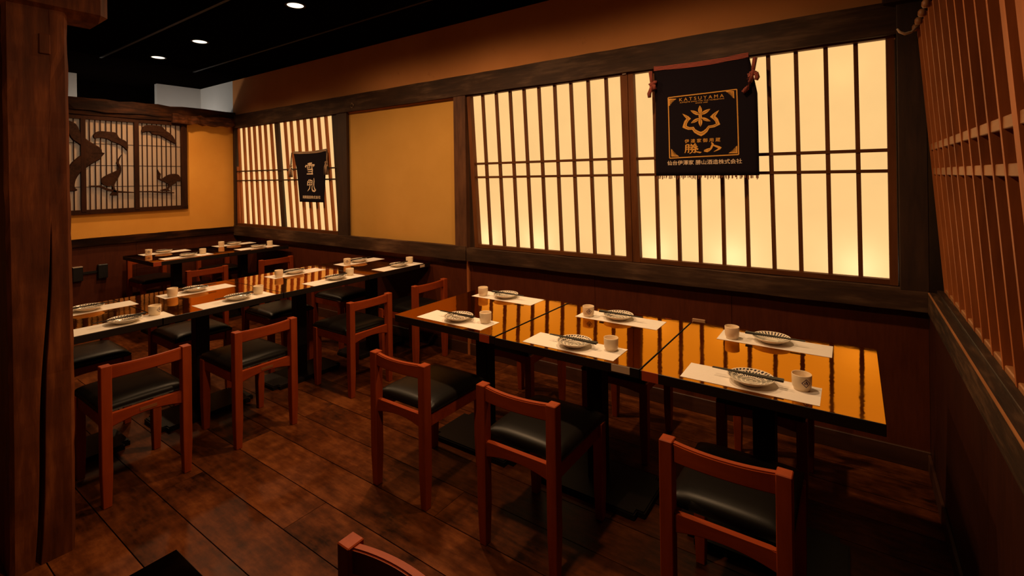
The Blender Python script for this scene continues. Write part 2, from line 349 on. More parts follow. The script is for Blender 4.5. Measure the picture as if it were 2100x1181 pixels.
struct(box('trim_5', -2.832, -2.700, 3.170, 3.25, 0.815, 2.225, M['redpost'], None, 0.003), 'red brown wall post beside the gold panel')
struct(box('trim_6', 0.185, 0.30, 3.150, 3.26, 0.905, CZ, M['darkpost'], None, 0.003), 'dark corner post right of the paper windows')
struct(box('trim_7', -6.715, -6.66, 3.170, 3.25, 0.90, 2.225, M['darkpost'], None, 0.003), 'dark post in the far corner')
struct(box('trim_8', 0.13, 0.30, 3.12, 3.20, 2.36, CZ, M['darkpost'], None, 0.003), 'dark timber above the corner post')

def pane(name, xb0, xb1, xt0, xt1, y, z0, z1, Z0, Z1, mt, parent):
    def at(xb, xt, z): return xb+(xt-xb)*(z-Z0)/(Z1-Z0)
    a0, a1, b0, b1 = at(xb0, xt0, z0), at(xb1, xt1, z0), at(xb0, xt0, z1), at(xb1, xt1, z1)
    return mesh_obj(name, [(a0, y, z0), (a1, y, z0), (b1, y, z1), (b0, y, z1)], [(0, 1, 2, 3)], mt, parent)
def shoji(name, label, xt, xb, outer, hz):
    """xt, xb: glazing edge, muntin centres, glazing edge at the top and at the bottom; outer: frame edges (bottom left, bottom right, top left, top right)"""
    Z0, Z1 = 0.945, 2.196
    w = bpy.data.objects.new(name, None); C.objects.link(w); struct(w, label)
    bl, br, tl, tr = outer
    quadbar('stile', bl, xb[0], tl, xt[0], 3.188, 3.236, Z0-0.028, Z1+0.022, M['shoji'], w)
    quadbar('stile', xb[-1], br, xt[-1], tr, 3.188, 3.236, Z0-0.028, Z1+0.022, M['shoji'], w)
    quadbar('rail', xb[0], xb[-1], xb[0], xb[-1], 3.190, 3.236, Z0-0.028, Z0, M['shoji_x'], w)
    quadbar('rail', xt[0], xt[-1], xt[0], xt[-1], 3.190, 3.236, Z1, Z1+0.022, M['shoji_x'], w)
    for a, c in zip(xb[1:-1], xt[1:-1]): bar('muntin', a, c, 0.021, 3.208, 3.230, Z0, Z1, M['shoji'], w)
    for z in hz:
        f = (z-Z0)/(Z1-Z0)
        box('crossbar', xb[0]+(xt[0]-xb[0])*f, xb[-1]+(xt[-1]-xb[-1])*f, 3.204, 3.229, z-0.009, z+0.009, M['shoji_x'], w)
    zz = [Z0, hz[0], hz[1], Z1]
    for i in range(len(xb)-1):
        for j in range(3): pane('pane', xb[i], xb[i+1], xt[i], xt[i+1], 3.231, zz[j], zz[j+1], Z0, Z1, M['paper'], w)
    return w
xt2 = [-2.657, -2.543, -2.401, -2.261, -2.127, -1.989, -1.848, -1.710, -1.570, -1.430, -1.313]
xb2 = [-2.584, -2.477, -2.337, -2.203, -2.071, -1.939, -1.805, -1.669, -1.534, -1.396, -1.285]
w2 = shoji('window_2', 'tall paper window left of the large dark banner', xt2, xb2, (-2.625, -1.241, -2.693, -1.262), (1.508, 1.622))
xb3 = [-1.187, -1.070, -0.931, -0.801, -0.661, -0.524, -0.386, -0.251, -0.112, 0.024, 0.146]
xt3 = [-1.221, -1.088, -0.947, -0.812, -0.672, -0.540, -0.405, -0.264, -0.121, 0.015, 0.143]
w3 = shoji('window_3', 'tall paper window behind the large dark banner', xt3, xb3, (-1.237, 0.180, -1.257, 0.177), (1.508, 1.617))
quadbar('filler', -2.71, -2.625, -2.71, -2.690, 3.215, 3.25, 0.90, 2.225, M['darkpost'], w2)
box('clip', -1.292, -1.266, 3.178, 3.188, 2.196, 2.222, M['clip'], w2); box('clip', -2.41, -2.385, 3.178, 3.188, 2.203, 2.226, M['clip'], w2)
# ---- far slatted window
w1 = bpy.data.objects.new('window_1', None); C.objects.link(w1); struct(w1, 'far lit window with close red brown slats')
Z0, Z1 = 0.955, 2.200
def lean(x): return 0.075 + 0.055*min(1, max(0, (x+6.7)/1.0))
sA = [-6.68, -6.543, -6.412, -6.282, -6.151, -6.02, -5.885, -5.767]; sB = [-5.574, -5.445, -5.304, -5.17, -5.037, -4.902, -4.766, -4.634]
sl = [-6.765] + [s+0.047 for s in sA[:7]] + [-5.700] + [s+0.047 for s in sB]
for i, s in enumerate(sl[1:-1]):
    wdt = 0.085 if abs(s+5.700) < 1e-6 else 0.031
    bar('mullion' if wdt > 0.05 else 'slat', s+lean(s), s, wdt, 3.196, 3.220, Z0-0.01, Z1, M['darkpost'] if wdt > 0.05 else M['slat1'], w1)
for i in range(len(sl)-1):
    zz = [Z0, 1.512, 1.636, Z1]
    for j in range(3): pane('pane', sl[i]+lean(sl[i]), sl[i+1]+lean(sl[i+1]), sl[i], sl[i+1], 3.221, zz[j], zz[j+1], Z0, Z1, M['paper1'], w1)
for z in (1.512, 1.634): box('crossbar', -6.66, -4.50, 3.186, 3.197, z-0.008, z+0.008, M['darkpost'], w1)
quadbar('stile', -6.72, -6.60, -6.72, -6.70, 3.19, 3.22, Z0-0.01, Z1, M['slat1'], w1)
quadbar('stile', -4.497, -4.488, -4.592, -4.488, 3.19, 3.236, Z0, Z1, M['darkpost'], w1)
box('rail', -6.68, -4.49, 3.186, 3.236, 0.918, Z0, M['shoji_x'], w1); box('rail', -6.68, -4.49, 3.186, 3.236, Z1, 2.228, M['shoji_x'], w1)

# ---- far partition (half height) with plaster, cap beam, dado
wl = struct(joined('wall_left', [(XP-0.10, XP, 0.2, 1.05, 0.87, 2.30), (XP-0.10, XP, 2.60, YW, 0.87, 2.30), (XP-0.10, XP, 1.05, 2.60, 0.87, 1.19), (XP-0.10, XP, 1.05, 2.60, 2.22, 2.30)], M['orange']), 'ochre plaster partition below the rough beam')
for a, c in ((0.2, 1.15), (1.15, 2.10), (2.10, 3.20)): box('dado_panel', XP-0.10, XP, a+0.001, c-0.001, 0, 0.87, M['dado'], wl)
rough_beam('ledge', XP, XP+0.03, 0.2, 3.17, 0.835, 0.915, M['beam_y'], 20, 0.003, wl, 'y')
rough_beam('cap_beam', XP-0.12, XP+0.055, 0.2, 3.185, 2.28, 2.415, M['beam_y'], 24, 0.010, wl, 'y')
rough_beam('cap_log', XP-0.02, XP+0.085, 2.45, 3.16, 2.215, 2.320, M['log'], 14, 0.014, wl, 'y')
rough_beam('cap_lower', XP-0.02, XP+0.045, 0.2, 2.60, 2.235, 2.30, M['beam_y'], 10, 0.008, wl, 'y')
struct(box('wall_far', -7.78, -7.70, 2.66, 3.60, 0, CZ, M['white']), 'white wall beyond the partition')
o = struct(box('wall_far', -7.78, -7.70, 0.2, 1.83, 0, CZ, M['white']), 'white wall beyond the partition near the timber post')
struct(box('wall_opening', -8.2, -8.12, 0.2, 3.6, 0, CZ, M['ceil']), 'dark opening beyond the partition')
# ---- right wall
wr = struct(box('wall_right', XR+0.14, XR+0.24, -1.5, YW, 0, CZ, M['backing']), 'dark boarded right wall')
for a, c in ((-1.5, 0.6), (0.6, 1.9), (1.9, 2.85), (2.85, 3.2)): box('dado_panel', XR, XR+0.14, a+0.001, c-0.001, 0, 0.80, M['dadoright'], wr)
rough_beam('sill_beam', XR-0.006, XR+0.14, -1.5, 3.15, 0.795, 0.904, M['beam_y'], 30, 0.0018, wr, 'y').rotation_euler = (0, 0, 0)
struct(box('baseboard_right', XR-0.012, XR, -1.5, YW-0.014, 0, 0.085, M['dadobase'], None, 0.002), 'dark wooden baseboard of the right wall')
# fix: the sill beam must show its room side
sb = [c for c in wr.children if c.name.startswith('sill_beam')][0]
bpy.data.objects.remove(sb)
box('sill_beam', XR-0.008, XR+0.14, -1.5, 3.15, 0.795, 0.905, M['sill_y'], wr, 0.004)
box('worn_edge', XR-0.0085, XR-0.003, -1.5, 3.14, 0.9005, 0.9058, M['lattice_y'], wr)
# ---- leaning lattice on the right wall
lt = thing('wooden_lattice', 'tall leaning cedar lattice of deep upright slats on the right wall', 'lattice', (0, 0, 0))
ZB, ZT = 0.93, 2.215
XB, XT = 0.350, 0.262
def lx(z): return XB + (XT-XB)*(z-ZB)/(ZT-ZB)
def fin(y, w=0.017, d=0.055, z0=ZB-0.02, z1=ZT, name='slat', mt='lattice', dx_=0.0):
    a, c = lx(z0)+dx_, lx(z1)+dx_
    V = [(a, y-w/2, z0), (a+d, y-w/2, z0), (a+d, y+w/2, z0), (a, y+w/2, z0), (c, y-w/2, z1), (c+d, y-w/2, z1), (c+d, y+w/2, z1), (c, y+w/2, z1)]
    return mesh_obj(name, V, BF, M[mt], lt)
ys = [3.112, 2.985, 2.845, 2.698, 2.553, 2.415, 2.268, 2.129, 1.991, 1.848, 1.715]
for q in ys:
    fin(q)
    o = lathe('slat_end', [(0.0, 0), (0.012, 0.002), (0.016, 0.010), (0.015, 0.026), (0.010, 0.034), (0.0, 0.036)], M['lattice_y'], lt, 10)
    o.location = (lx(ZT)-0.004, q, ZT-0.022)
fin(1.575, 0.045, 0.06, ZB-0.02, ZT, 'stile'); fin(1.44, 0.07, 0.05, ZB-0.02, ZT, 'stile')
for q in (1.25, 1.1, 0.95, 0.8): fin(q)
for z in (1.620, 1.502):
    x0 = lx(z)+0.004
    box('rail', x0, x0+0.03, 0.6, 3.13, z-0.016, z+0.016, M['lattice_y'], lt, 0.002)
box('base_rail', 0.353, 0.432, 0.6, 3.15, 0.903, 0.935, M['lattice_y'], lt, 0.003)
box('foot_strip', 0.326, 0.353, 0.6, 3.15, 0.904, 0.919, M['sill_y'], lt, 0.002)
box('top_rail', lx(ZT)+0.022, lx(ZT)+0.10, 0.6, 3.13, ZT-0.04, ZT+0.02, M['backing'], lt)
yb = 0.6
while yb < 3.1:
    y1 = min(yb+0.24, 3.13)
    V = []
    for z in (ZB, ZT-0.03):
        a = lx(z)+0.058 if z < 1.5 else lx(z)+0.058
        V += [(a, yb+0.001, z), (a+0.012, yb+0.001, z), (a+0.012, y1-0.001, z), (a, y1-0.001, z)]
    mesh_obj('backing_board', V, BF, M['backing'], lt); yb += 0.24
tube('curled_tie', [(0.262, 3.10, 2.21), (0.238, 3.08, 2.185), (0.212, 3.07, 2.178), (0.192, 3.06, 2.188), (0.182, 3.06, 2.206)], [0.004, 0.006, 0.007, 0.006, 0.004], M['paperlabel'], lt)

# ================================================================== THINGS
# ---- heavy timber post at the left
tp = thing('timber_post', 'thick weathered timber post with a long crack at the left edge', 'post', (-2.73, 0.512, 0))
def post_mesh():
    NZ = 46; yl, yr, xf, xb = -0.098, 0.093, 0.090, -0.10
    V, F = [], []; rnd = random.Random(3)
    cols = []
    for i in range(NZ+1):
        z = CZ*i/NZ
        t = max(0.0, min(1.0, z/1.35))
        yc = -0.022 + 0.052*t + 0.004*math.sin(z*7)
        hw = 0.0085*math.sin(PI*min(1, max(0.0, (1.35-z)/1.0))*0.5)**0.8*(1 if z < 1.35 else 0) if z < 1.35 else 0.0
        dep = 0.05*min(1, hw/0.006)
        yy = [yl, yl+0.012, -0.06, yc-hw-0.002, yc-hw, yc, yc+hw, yc+hw+0.002, 0.055, yr-0.012, yr]
        wv = lambda: rnd.uniform(-0.0022, 0.0022)
        xs = [xf-0.012, xf+wv(), xf+wv(), xf+wv()*0.4, xf-0.002 if hw else xf, xf-dep, xf-0.002 if hw else xf, xf+wv()*0.4, xf+wv(), xf+wv(), xf-0.012]
        wob = 0.003*math.sin(z*2.3); e = wv()
        colv = [(xs[k], yy[k]+wob*(1 if k in (0, 1, 9, 10) else 0)+(e if k in (0, 10) else 0), z) for k in range(11)] + [(xb, yr, z), (xb, yl, z)]
        cols.append(colv); V += colv
    n = 13
    for i in range(NZ):
        for k in range(n): F.append((i*n+k, i*n+(k+1) % n, (i+1)*n+(k+1) % n, (i+1)*n+k))
    F += [tuple(range(n))[::-1], tuple(NZ*n+k for k in range(n))]
    return V, F
V, F = post_mesh(); mesh_obj('shaft', V, F, M['post'], tp)
bm = bmesh.new(); vv = [bm.verts.new(v) for v in boxv(-0.07, 0.105, -0.9, 0.225, 2.185, 2.60)]
for f in BF: bm.faces.new([vv[k] for k in f])
ed = [e for e in bm.edges if all(abs(v.co.y-0.225) < 1e-5 for v in e.verts)] + [e for e in bm.edges if all(v.co.z < 2.2 for v in e.verts)]
bmesh.ops.bevel(bm, geom=list(set(ed)), offset=0.032, segments=1, affect='EDGES')
bm_obj('tie_beam', bm, M['post'], tp)
box('peg', 0.085, 0.0955, 0.0, 0.035, 2.02, 2.10, M['post'], tp, 0.003)
struct(box('wall_front', -3.6, -3.5, -1.2, 0.30, 0, CZ, M['upper']), 'dim plaster wall behind the timber post')

# ---- carved screen in the partition
cs = thing('carved_screen', 'sliding paper screen with carved pine and crane silhouettes in the ochre partition', 'screen', (0, 0, 0))
X0 = XP
for a, c in ((1.09, 1.61), (1.655, 2.085), (2.125, 2.555)): box('paper_panel', X0+0.002, X0+0.004, a-0.01, c+0.01, 1.21, 2.20, M['screenpaper'], cs)
box('frame_rail', X0, X0+0.035, 0.95, 2.622, 1.175, 1.222, M['screenwood'], cs, 0.002); box('frame_rail', X0, X0+0.035, 0.95, 2.622, 2.187, 2.235, M['screenwood'], cs, 0.002)
for a, c in ((1.03, 1.09), (1.612, 1.655), (2.082, 2.127), (2.553, 2.618)): box('frame_stile', X0, X0+0.040, a, c, 1.2, 2.2, M['screenwood'], cs, 0.002)
mun = [1.15, 1.20, 1.25, 1.30, 1.35, 1.40, 1.45, 1.50, 1.56, 1.692, 1.739, 1.785, 1.833, 1.881, 1.929, 1.975, 2.024, 2.165, 2.212, 2.261, 2.308, 2.356, 2.402, 2.451, 2.504]
for q in mun: box('muntin', X0+0.008, X0+0.018, q-0.0045, q+0.0045, 1.22, 2.19, M['screenwood'], cs)
for z in (1.932, 1.697, 1.466): box('crossbar', X0+0.004, X0+0.008, 1.09, 2.56, z-0.003, z+0.003, M['screenwood'], cs)
def smooth_poly(P, k=3):
    n = len(P); out = []
    for i in range(n):
        p0, p1, p2, p3 = (Vector(P[(i+j-1) % n]) for j in range(4))
        for q in range(k):
            t = q/k
            out.append(tuple(0.5*((2*p1)+(p2-p0)*t+(2*p0-5*p1+4*p2-p3)*t*t+(3*p1-p0-3*p2+p3)*t**3)))
    return out
def relief(name, poly, dep, inset, parent, lab=None, smooth=True):
    from mathutils.geometry import tessellate_polygon
    if smooth: poly = smooth_poly(poly)
    cx_ = sum(p[0] for p in poly)/len(poly); n = len(poly)
    x = X0+0.0185
    area = sum(poly[i][0]*poly[(i+1) % n][1]-poly[(i+1) % n][0]*poly[i][1] for i in range(n))
    if area < 0: poly = poly[::-1]
    def ins(k):
        p0, p1, p2 = Vector(poly[k-1]), Vector(poly[k]), Vector(poly[(k+1) % n])
        d1 = (p1-p0).normalized(); d2 = (p2-p1).normalized(); nn = Vector((-(d1+d2).y, (d1+d2).x))
        if nn.length < 1e-4: nn = Vector((-d1.y, d1.x))
        return p1 + nn.normalized()*inset
    V = [(x, p[0], p[1]) for p in poly] + [(x+dep*0.55, p[0], p[1]) for p in poly] + [(x+dep, *ins(k)) for k in range(n)]
    F = [(k, (k+1) % n, n+(k+1) % n, n+k) for k in range(n)] + [(n+k, n+(k+1) % n, 2*n+(k+1) % n, 2*n+k) for k in range(n)]
    for t in tessellate_polygon([[Vector((p[0], p[1], 0)) for p in poly]]):
        F += [tuple(2*n+i for i in t), tuple(i for i in t[::-1])]
    bm = bmesh.new(); vv = [bm.verts.new(v) for v in V]
    for f in F:
        try: bm.faces.new([vv[k] for k in f])
        except ValueError: pass
    o = bm_obj(name, bm, M['relief'], parent)
    if lab: o['label'] = lab
    return o
TRUNK = [(1.48,2.16),(1.578,2.132),(1.622,2.023),(1.686,1.956),(1.780,1.888),(1.794,1.840),(1.816,1.832),(1.788,1.791),(1.774,1.761),(1.683,1.693),(1.609,1.616),(1.572,1.545),(1.562,1.469),(1.584,1.433),(1.526,1.421),(1.46,1.45),(1.50,1.55),(1.520,1.691),(1.593,1.786),(1.648,1.847),(1.594,1.921),(1.532,1.982)]
CRANE1 = [(1.966,1.821),(1.945,1.756),(1.943,1.721),(1.960,1.684),(1.959,1.622),(1.933,1.560),(1.900,1.486),(1.909,1.424),(1.931,1.371),(1.856,1.370),(1.882,1.419),(1.872,1.472),(1.843,1.465),(1.795,1.486),(1.778,1.525),(1.791,1.561),(1.835,1.597),(1.884,1.622),(1.930,1.653),(1.933,1.694),(1.915,1.721),(1.930,1.764)]
BRANCH1 = [(1.676,1.481),(1.775,1.481),(1.843,1.444),(1.941,1.416),(2.077,1.399),(2.077,1.389),(1.931,1.394),(1.842,1.415),(1.765,1.460),(1.690,1.464)]
CRANE2 = [(2.301,1.674),(2.325,1.625),(2.341,1.602),(2.333,1.554),(2.355,1.550),(2.395,1.582),(2.442,1.602),(2.512,1.601),(2.547,1.555),(2.541,1.514),(2.505,1.512),(2.487,1.488),(2.442,1.459),(2.418,1.420),(2.437,1.398),(2.330,1.408),(2.376,1.429),(2.402,1.436),(2.414,1.476),(2.371,1.506),(2.317,1.536),(2.310,1.557),(2.313,1.596)]
BRANCH2 = [(2.133,1.407),(2.258,1.406),(2.404,1.391),(2.474,1.384),(2.474,1.372),(2.370,1.376),(2.236,1.391),(2.133,1.395)]
PINE1 = [(1.717,2.017),(1.744,2.055),(1.782,2.070),(1.840,2.069),(1.889,2.067),(1.924,2.057),(1.948,2.007),(2.007,1.973),(2.027,1.924),(2.018,1.863),(1.977,1.906),(1.927,1.939),(1.878,1.956),(1.844,1.981),(1.771,1.994),(1.729,1.984)]
PINE2 = [(2.152,2.089),(2.163,2.135),(2.196,2.166),(2.256,2.173),(2.356,2.165),(2.396,2.119),(2.442,2.089),(2.482,2.038),(2.505,1.959),(2.412,2.008),(2.332,2.053),(2.266,2.059),(2.227,2.091),(2.173,2.077)]
relief('pine_trunk', TRUNK, 0.020, 0.009, cs, 'twisted carved pine trunk')
relief('crane', CRANE1, 0.018, 0.0035, cs, 'carved crane stretching its neck up'); relief('crane', CRANE2, 0.018, 0.0035, cs, 'carved crane with raised tail')
relief('branch', BRANCH1, 0.018, 0.002, cs, None, False); relief('branch', BRANCH2, 0.018, 0.002, cs, None, False)
relief('pine_cloud', PINE1, 0.018, 0.006, cs); relief('pine_cloud', PINE2, 0.018, 0.008, cs)

# ---- sockets on the partition, plate under the window, ring hook
so = thing('wall_socket', 'pair of black socket boxes joined by a bar on the far dado', 'socket', (XP, 1.68, 0.55))
for a in (-0.105, 0.105): box('socket_box', 0, 0.045, a-0.042, a+0.042, -0.075, 0.075, M['socket'], so, 0.004)
box('conduit', 0, 0.018, -0.07, 0.07, -0.012, 0.012, M['socket'], so)
box('socket_cover', 0.0, 0.047, -0.145, -0.065, 0.070, 0.077, M['clip'], so)
tag(box('outlet_plate', -0.853, -0.773, YW-0.010, YW, 0.475, 0.592, M['beigeplate'], None, 0.003), 'beige outlet plate low on the dado behind the window table', 'outlet')
hk = thing('ring_hook', 'small metal ring hook on the beam above the gold panel', 'hook', (-4.20, 3.165, 2.262))
tube('ring', [(0.022*math.cos(t*PI/8), -0.004, 0.022*math.sin(t*PI/8)) for t in range(9, 24)], 0.0035, M['ring'], hk); box('screw_plate', -0.006, 0.006, -0.008, 0, 0.014, 0.030, M['ring'], hk)

# ---- downlights
def downlight():
    t = thing('downlight', 'x', 'downlight', (0, 0, CZ), 0, 'round downlights in the black ceiling')
    lathe('trim_ring', [(0.058, 0.0), (0.074, -0.0005), (0.076, -0.004), (0.072, -0.007), (0.060, -0.006), (0.058, -0.001)], M['batten'], t, 32)
    lathe('lens', [(0.0, -0.0005), (0.059, -0.0005), (0.059, -0.0045), (0.0, -0.0045)], M['lens'], t, 32); return t
d0 = downlight(); labs = ['round recessed downlight farthest into the room', 'round recessed downlight between the nearest and the farthest one', 'round recessed downlight nearest the camera in the black ceiling']
for i, (x, y, w_) in enumerate(DOWN[:3]):
    if i == 0: d0.location = (x, y, CZ); d0['label'] = labs[0]
    else: dup(d0, (x, y, CZ), 0, labs[i])

# ---- banners -------------------------------------------------------
def ribbon(pts, wid):
    """brush stroke as a strip of quads; pts in 2D with a width at each point"""
    V, F = [], []
    P = [Vector(p) for p in pts]
    Q, Wd = [], []
    for i in range(len(P)-1):
        for k in range(4):
            Q.append(P[i].lerp(P[i+1], k/4)); Wd.append(wid[i]+(wid[i+1]-wid[i])*k/4)
    Q.append(P[-1]); Wd.append(wid[-1])
    for i, q in enumerate(Q):
        d_ = (Q[min(i+1, len(Q)-1)]-Q[max(i-1, 0)])
        d_ = d_.normalized() if d_.length > 1e-9 else Vector((1, 0)); n_ = Vector((-d_.y, d_.x))
        V += [q+n_*Wd[i]/2, q-n_*Wd[i]/2]
    for i in range(len(Q)-1): F.append((2*i, 2*i+1, 2*i+3, 2*i+2))
    return V, F
def flat(name, parts, mt, parent, ymap):
    V, F = [], []
    for v, f in parts:
        k = len(V); V += [(p[0], ymap(p[0], p[1]), p[1]) for p in v]; F += [tuple(i+k for i in q) for q in f]
    return mesh_obj(name, V, F, mt, parent)
def text2d(s, x0, x1, z0, z1, bold=0.0):
    """lettering as flat faces fitted into the box x0..x1, z0..z1"""
    cu = bpy.data.curves.new('txt', 'FONT'); cu.body = s; cu.resolution_u = 3; cu.offset = bold
    o = bpy.data.objects.new('txt', cu); C.objects.link(o); bpy.context.view_layer.update()
    me = bpy.data.meshes.new_from_object(o.evaluated_get(bpy.context.evaluated_depsgraph_get()))
    v = [tuple(q.co) for q in me.vertices]; f = [tuple(p.vertices) for p in me.polygons]
    bpy.data.objects.remove(o); bpy.data.curves.remove(cu); bpy.data.meshes.remove(me)
    if not v: return [], []
    ax, bx_ = min(q[0] for q in v), max(q[0] for q in v); ay, by = min(q[1] for q in v), max(q[1] for q in v)
    return [Vector((x0+(q[0]-ax)/(bx_-ax)*(x1-x0), z0+(q[1]-ay)/(by-ay)*(z1-z0))) for q in v], f
def brush(strokes, x0, x1, z0, z1, wscale):
    out = []
    for s in strokes:
        pts = [(x0+(p[0])*(x1-x0), z0+p[1]*(z1-z0)) for p in s]
        wd = [(p[2] if len(p) > 2 else 0.08)*wscale for p in s]
        out.append(ribbon(pts, wd))
    return out
YUKI = [[(.30,.90,.08),(.70,.95,.09)], [(.50,1.0,.10),(.50,.80,.08),(.48,.50,.05)], [(.16,.80,.09),(.08,.62,.12)], [(.12,.76,.05),(.5,.80,.07),(.92,.79,.10),(.80,.64,.03)],
        [(.24,.68,.05),(.38,.64,.07)], [(.24,.55,.05),(.38,.53,.07)], [(.62,.69,.05),(.74,.65,.08)], [(.62,.56,.05),(.74,.52,.08)],
        [(.26,.40,.06),(.74,.43,.09),(.72,.22,.08),(.70,.04,.07)], [(.30,.23,.05),(.70,.25,.06)], [(.20,.05,.06),(.78,.05,.09)]]
KABU = [[(.34,.93,.08),(.20,.80,.05)], [(.18,.82,.08),(.14,.46,.10)], [(.18,.68,.05),(.32,.72,.05)], [(.14,.48,.05),(.34,.52,.05)], [(.46,.96,.07),(.40,.84,.04)],
        [(.38,.82,.06),(.38,.48,.06)], [(.38,.83,.05),(.62,.86,.08),(.60,.50,.06)], [(.40,.67,.04),(.60,.69,.05)], [(.38,.50,.05),(.62,.53,.06)],
        [(.78,1.05,.04),(.80,.80,.08),(.76,.46,.08)], [(.40,.46,.05),(.36,.22,.08),(.14,-.02,.03)], [(.62,.46,.06),(.60,.20,.08),(.66,.03,.10),(.84,-.02,.10),(.96,.06,.07),(.94,.18,.02)], [(.80,.9,.05),(.79,.40,.07),(.88,.12,.09)]]
KATSU = [[(.10,.92,.09),(.09,.35,.09),(.02,.08,.05)], [(.10,.92,.06),(.33,.94,.10),(.31,.12,.08),(.22,.14,.03)], [(.12,.68,.06),(.30,.69,.06)], [(.12,.47,.06),(.30,.48,.06)],
         [(.48,1.0,.07),(.56,.88,.09)], [(.84,1.04,.08),(.72,.88,.06)], [(.42,.81,.06),(.92,.85,.10)], [(.38,.64,.06),(1.0,.69,.10)], [(.68,.86,.08),(.58,.56,.08),(.38,.40,.04)],
         [(.72,.66,.08),(1.04,.40,.12)], [(.46,.38,.07),(.86,.42,.11),(.80,.10,.10),(.66,.12,.04)], [(.66,.50,.09),(.58,.18,.09),(.38,-.02,.04)], [(.80,.2,.06),(1.2,.08,.10),(1.3,.12,.02)]]
YAMA = [[(.00,.12,.07),(.20,.08,.15),(.34,.20,.06)], [(.02,.16,.08),(.20,.28,.11),(.36,.38,.05)], [(.44,1.0,.06),(.53,.80,.15),(.42,.36,.13),(.28,.08,.07)], [(.52,.72,.08),(.75,.55,.14),(.98,.38,.16),(.82,.20,.10),(.58,.01,.02)]]

# large banner on the paper windows
b2 = thing('shop_banner', 'large dark banner with gold crest and lettering hung before the paper window', 'banner', (0, 0, 0))
def y2(x, z): return 3.118 + 0.004*math.sin(x*13+z*2.0) + 0.003*math.sin(z*9+x*3) - 0.008*max(0, 2.0-z)
def cloth(name, fx, top, bot, ymap, parent, nx=24, nz=24):
    V, F = [], []
    for j in range(nz+1):
        for i in range(nx+1):
            x, z = fx(i/nx, j/nz); V.append((x, ymap(x, z), z))
    n = len(V); V += [(a, c+0.003, d_) for a, c, d_ in V]
    w_ = nx+1
    for j in range(nz):
        for i in range(nx):
            k = j*w_+i; F += [(k, k+w_, k+w_+1, k+1), (n+k, n+k+1, n+k+w_+1, n+k+w_)]
    for i in range(nx): F += [(i, i+1, n+i+1, n+i), (nz*w_+i+1, nz*w_+i, n+nz*w_+i, n+nz*w_+i+1)]
    for j in range(nz): F += [(j*w_, n+j*w_, n+j*w_+w_, j*w_+w_), (j*w_+nx, j*w_+w_+nx, n+j*w_+w_+nx, n+j*w_+nx)]
    return mesh_obj(name, V, F, M['cloth'], parent, True)
def f2(s, t):                      # s left->right, t top->bottom
    xl = -1.050 + (0.004 if t > 0.3 else 0) + 0.002*math.sin(t*6); xr = -0.493 + 0.042*min(1, t/0.33) + 0.006*t
    zt = 2.200 - 0.010*math.sin(PI*s) + 0.004*s; zb = 1.500 - 0.006*s
    return xl+(xr-xl)*s, zt+(zb-zt)*t
cloth('cloth', f2, 0, 0, y2, b2)
V, F = [], []
for i in range(21):
    s = i/20; x, z = f2(s, 0.0); yq = y2(x, z)
    V += [(x, yq-0.004, z+0.004), (x, yq-0.004, z-0.024), (x, yq+0.006, z-0.024), (x, yq+0.006, z+0.004)]
for i in range(20):
    for k in range(4): F.append((i*4+k, i*4+4+k, i*4+4+(k+1) % 4, i*4+(k+1) % 4))
F += [(0, 1, 2, 3), (83, 82, 81, 80)]
mesh_obj('tie_band', V, F, M['band_z'], b2)
def pr2(x, z): return y2(x, z)-0.0012
parts = []
fr = [(-0.962, 1.995), (-0.559, 2.002), (-0.554, 1.618), (-0.956, 1.610)]
for i in range(4):
    a, c = Vector(fr[i]), Vector(fr[(i+1) % 4]); pts = [a.lerp(c, k/6) for k in range(7)]
    parts.append(ribbon(pts, [0.0062]*7))
flat('border', parts, M['goldprint'], b2, pr2)
def cr(px, py):                    # crest layout units -> banner plane
    s = (px-78)/925.0; t_ = 265-115*s; bt = 1078-48*s; t = (py-t_)/(bt-t_)
    xl = -0.962+0.006*t; xr = -0.559+0.005*t; zt = 1.995+0.007*s; zb = 1.610+0.008*s
    return (xl+(xr-xl)*s, zt+(zb-zt)*t)
def poly2(pts):
    from mathutils.geometry import tessellate_polygon
    P = [cr(*p) for p in pts]; return [Vector(p) for p in P], [tuple(t) for t in tessellate_polygon([[Vector((p[0], p[1], 0)) for p in P]])]
hl = [(275, 478), (318, 495), (360, 515), (392, 545), (358, 575), (335, 615), (332, 645), (370, 660), (425, 655), (450, 690), (490, 712), (522, 722)]
ho = [(275, 478), (300, 515), (330, 545), (300, 580), (282, 630), (272, 665), (310, 682), (350, 695), (405, 694), (435, 735), (480, 762), (524, 782)]
hr = [(768, 428), (725, 452), (680, 485), (648, 520), (690, 552), (715, 582), (722, 615), (680, 630), (622, 640), (590, 680), (555, 708), (522, 722)]
hro = [(768, 428), (745, 470), (718, 510), (750, 545), (765, 590), (778, 622), (740, 640), (700, 660), (635, 670), (608, 720), (570, 755), (524, 782)]
cp = []
for inner, outer in ((hl, ho), (hr, hro)):
    v = [Vector(cr(*p)) for p in inner]+[Vector(cr(*p)) for p in outer]; n = len(inner)
    cp.append((v, [(i, i+1, n+i+1, n+i) for i in range(n-1)]))
def leaf(ax, ay, bx_, by, w_):
    a, c = Vector((ax, ay)), Vector((bx_, by)); d_ = c-a; nn = Vector((-d_.y, d_.x)).normalized()
    pr = [0, .55, .95, 1, .85, .5, 0]; up = [a+d_*k/6+nn*w_*pr[k] for k in range(7)]; dn = [a+d_*k/6-nn*w_*pr[k] for k in range(7)]
    v = [Vector(cr(*p)) for p in up+dn]; return v, [(k, k+1, 7+k+1, 7+k) for k in range(6)]
for q in ((518, 490, 518, 366, 26), (515, 495, 388, 434, 22), (520, 492, 655, 412, 22), (518, 530, 518, 652, 26), (515, 535, 390, 605, 20), (522, 530, 655, 578, 20), (518, 470, 518, 560, 22)): cp.append(leaf(*q))
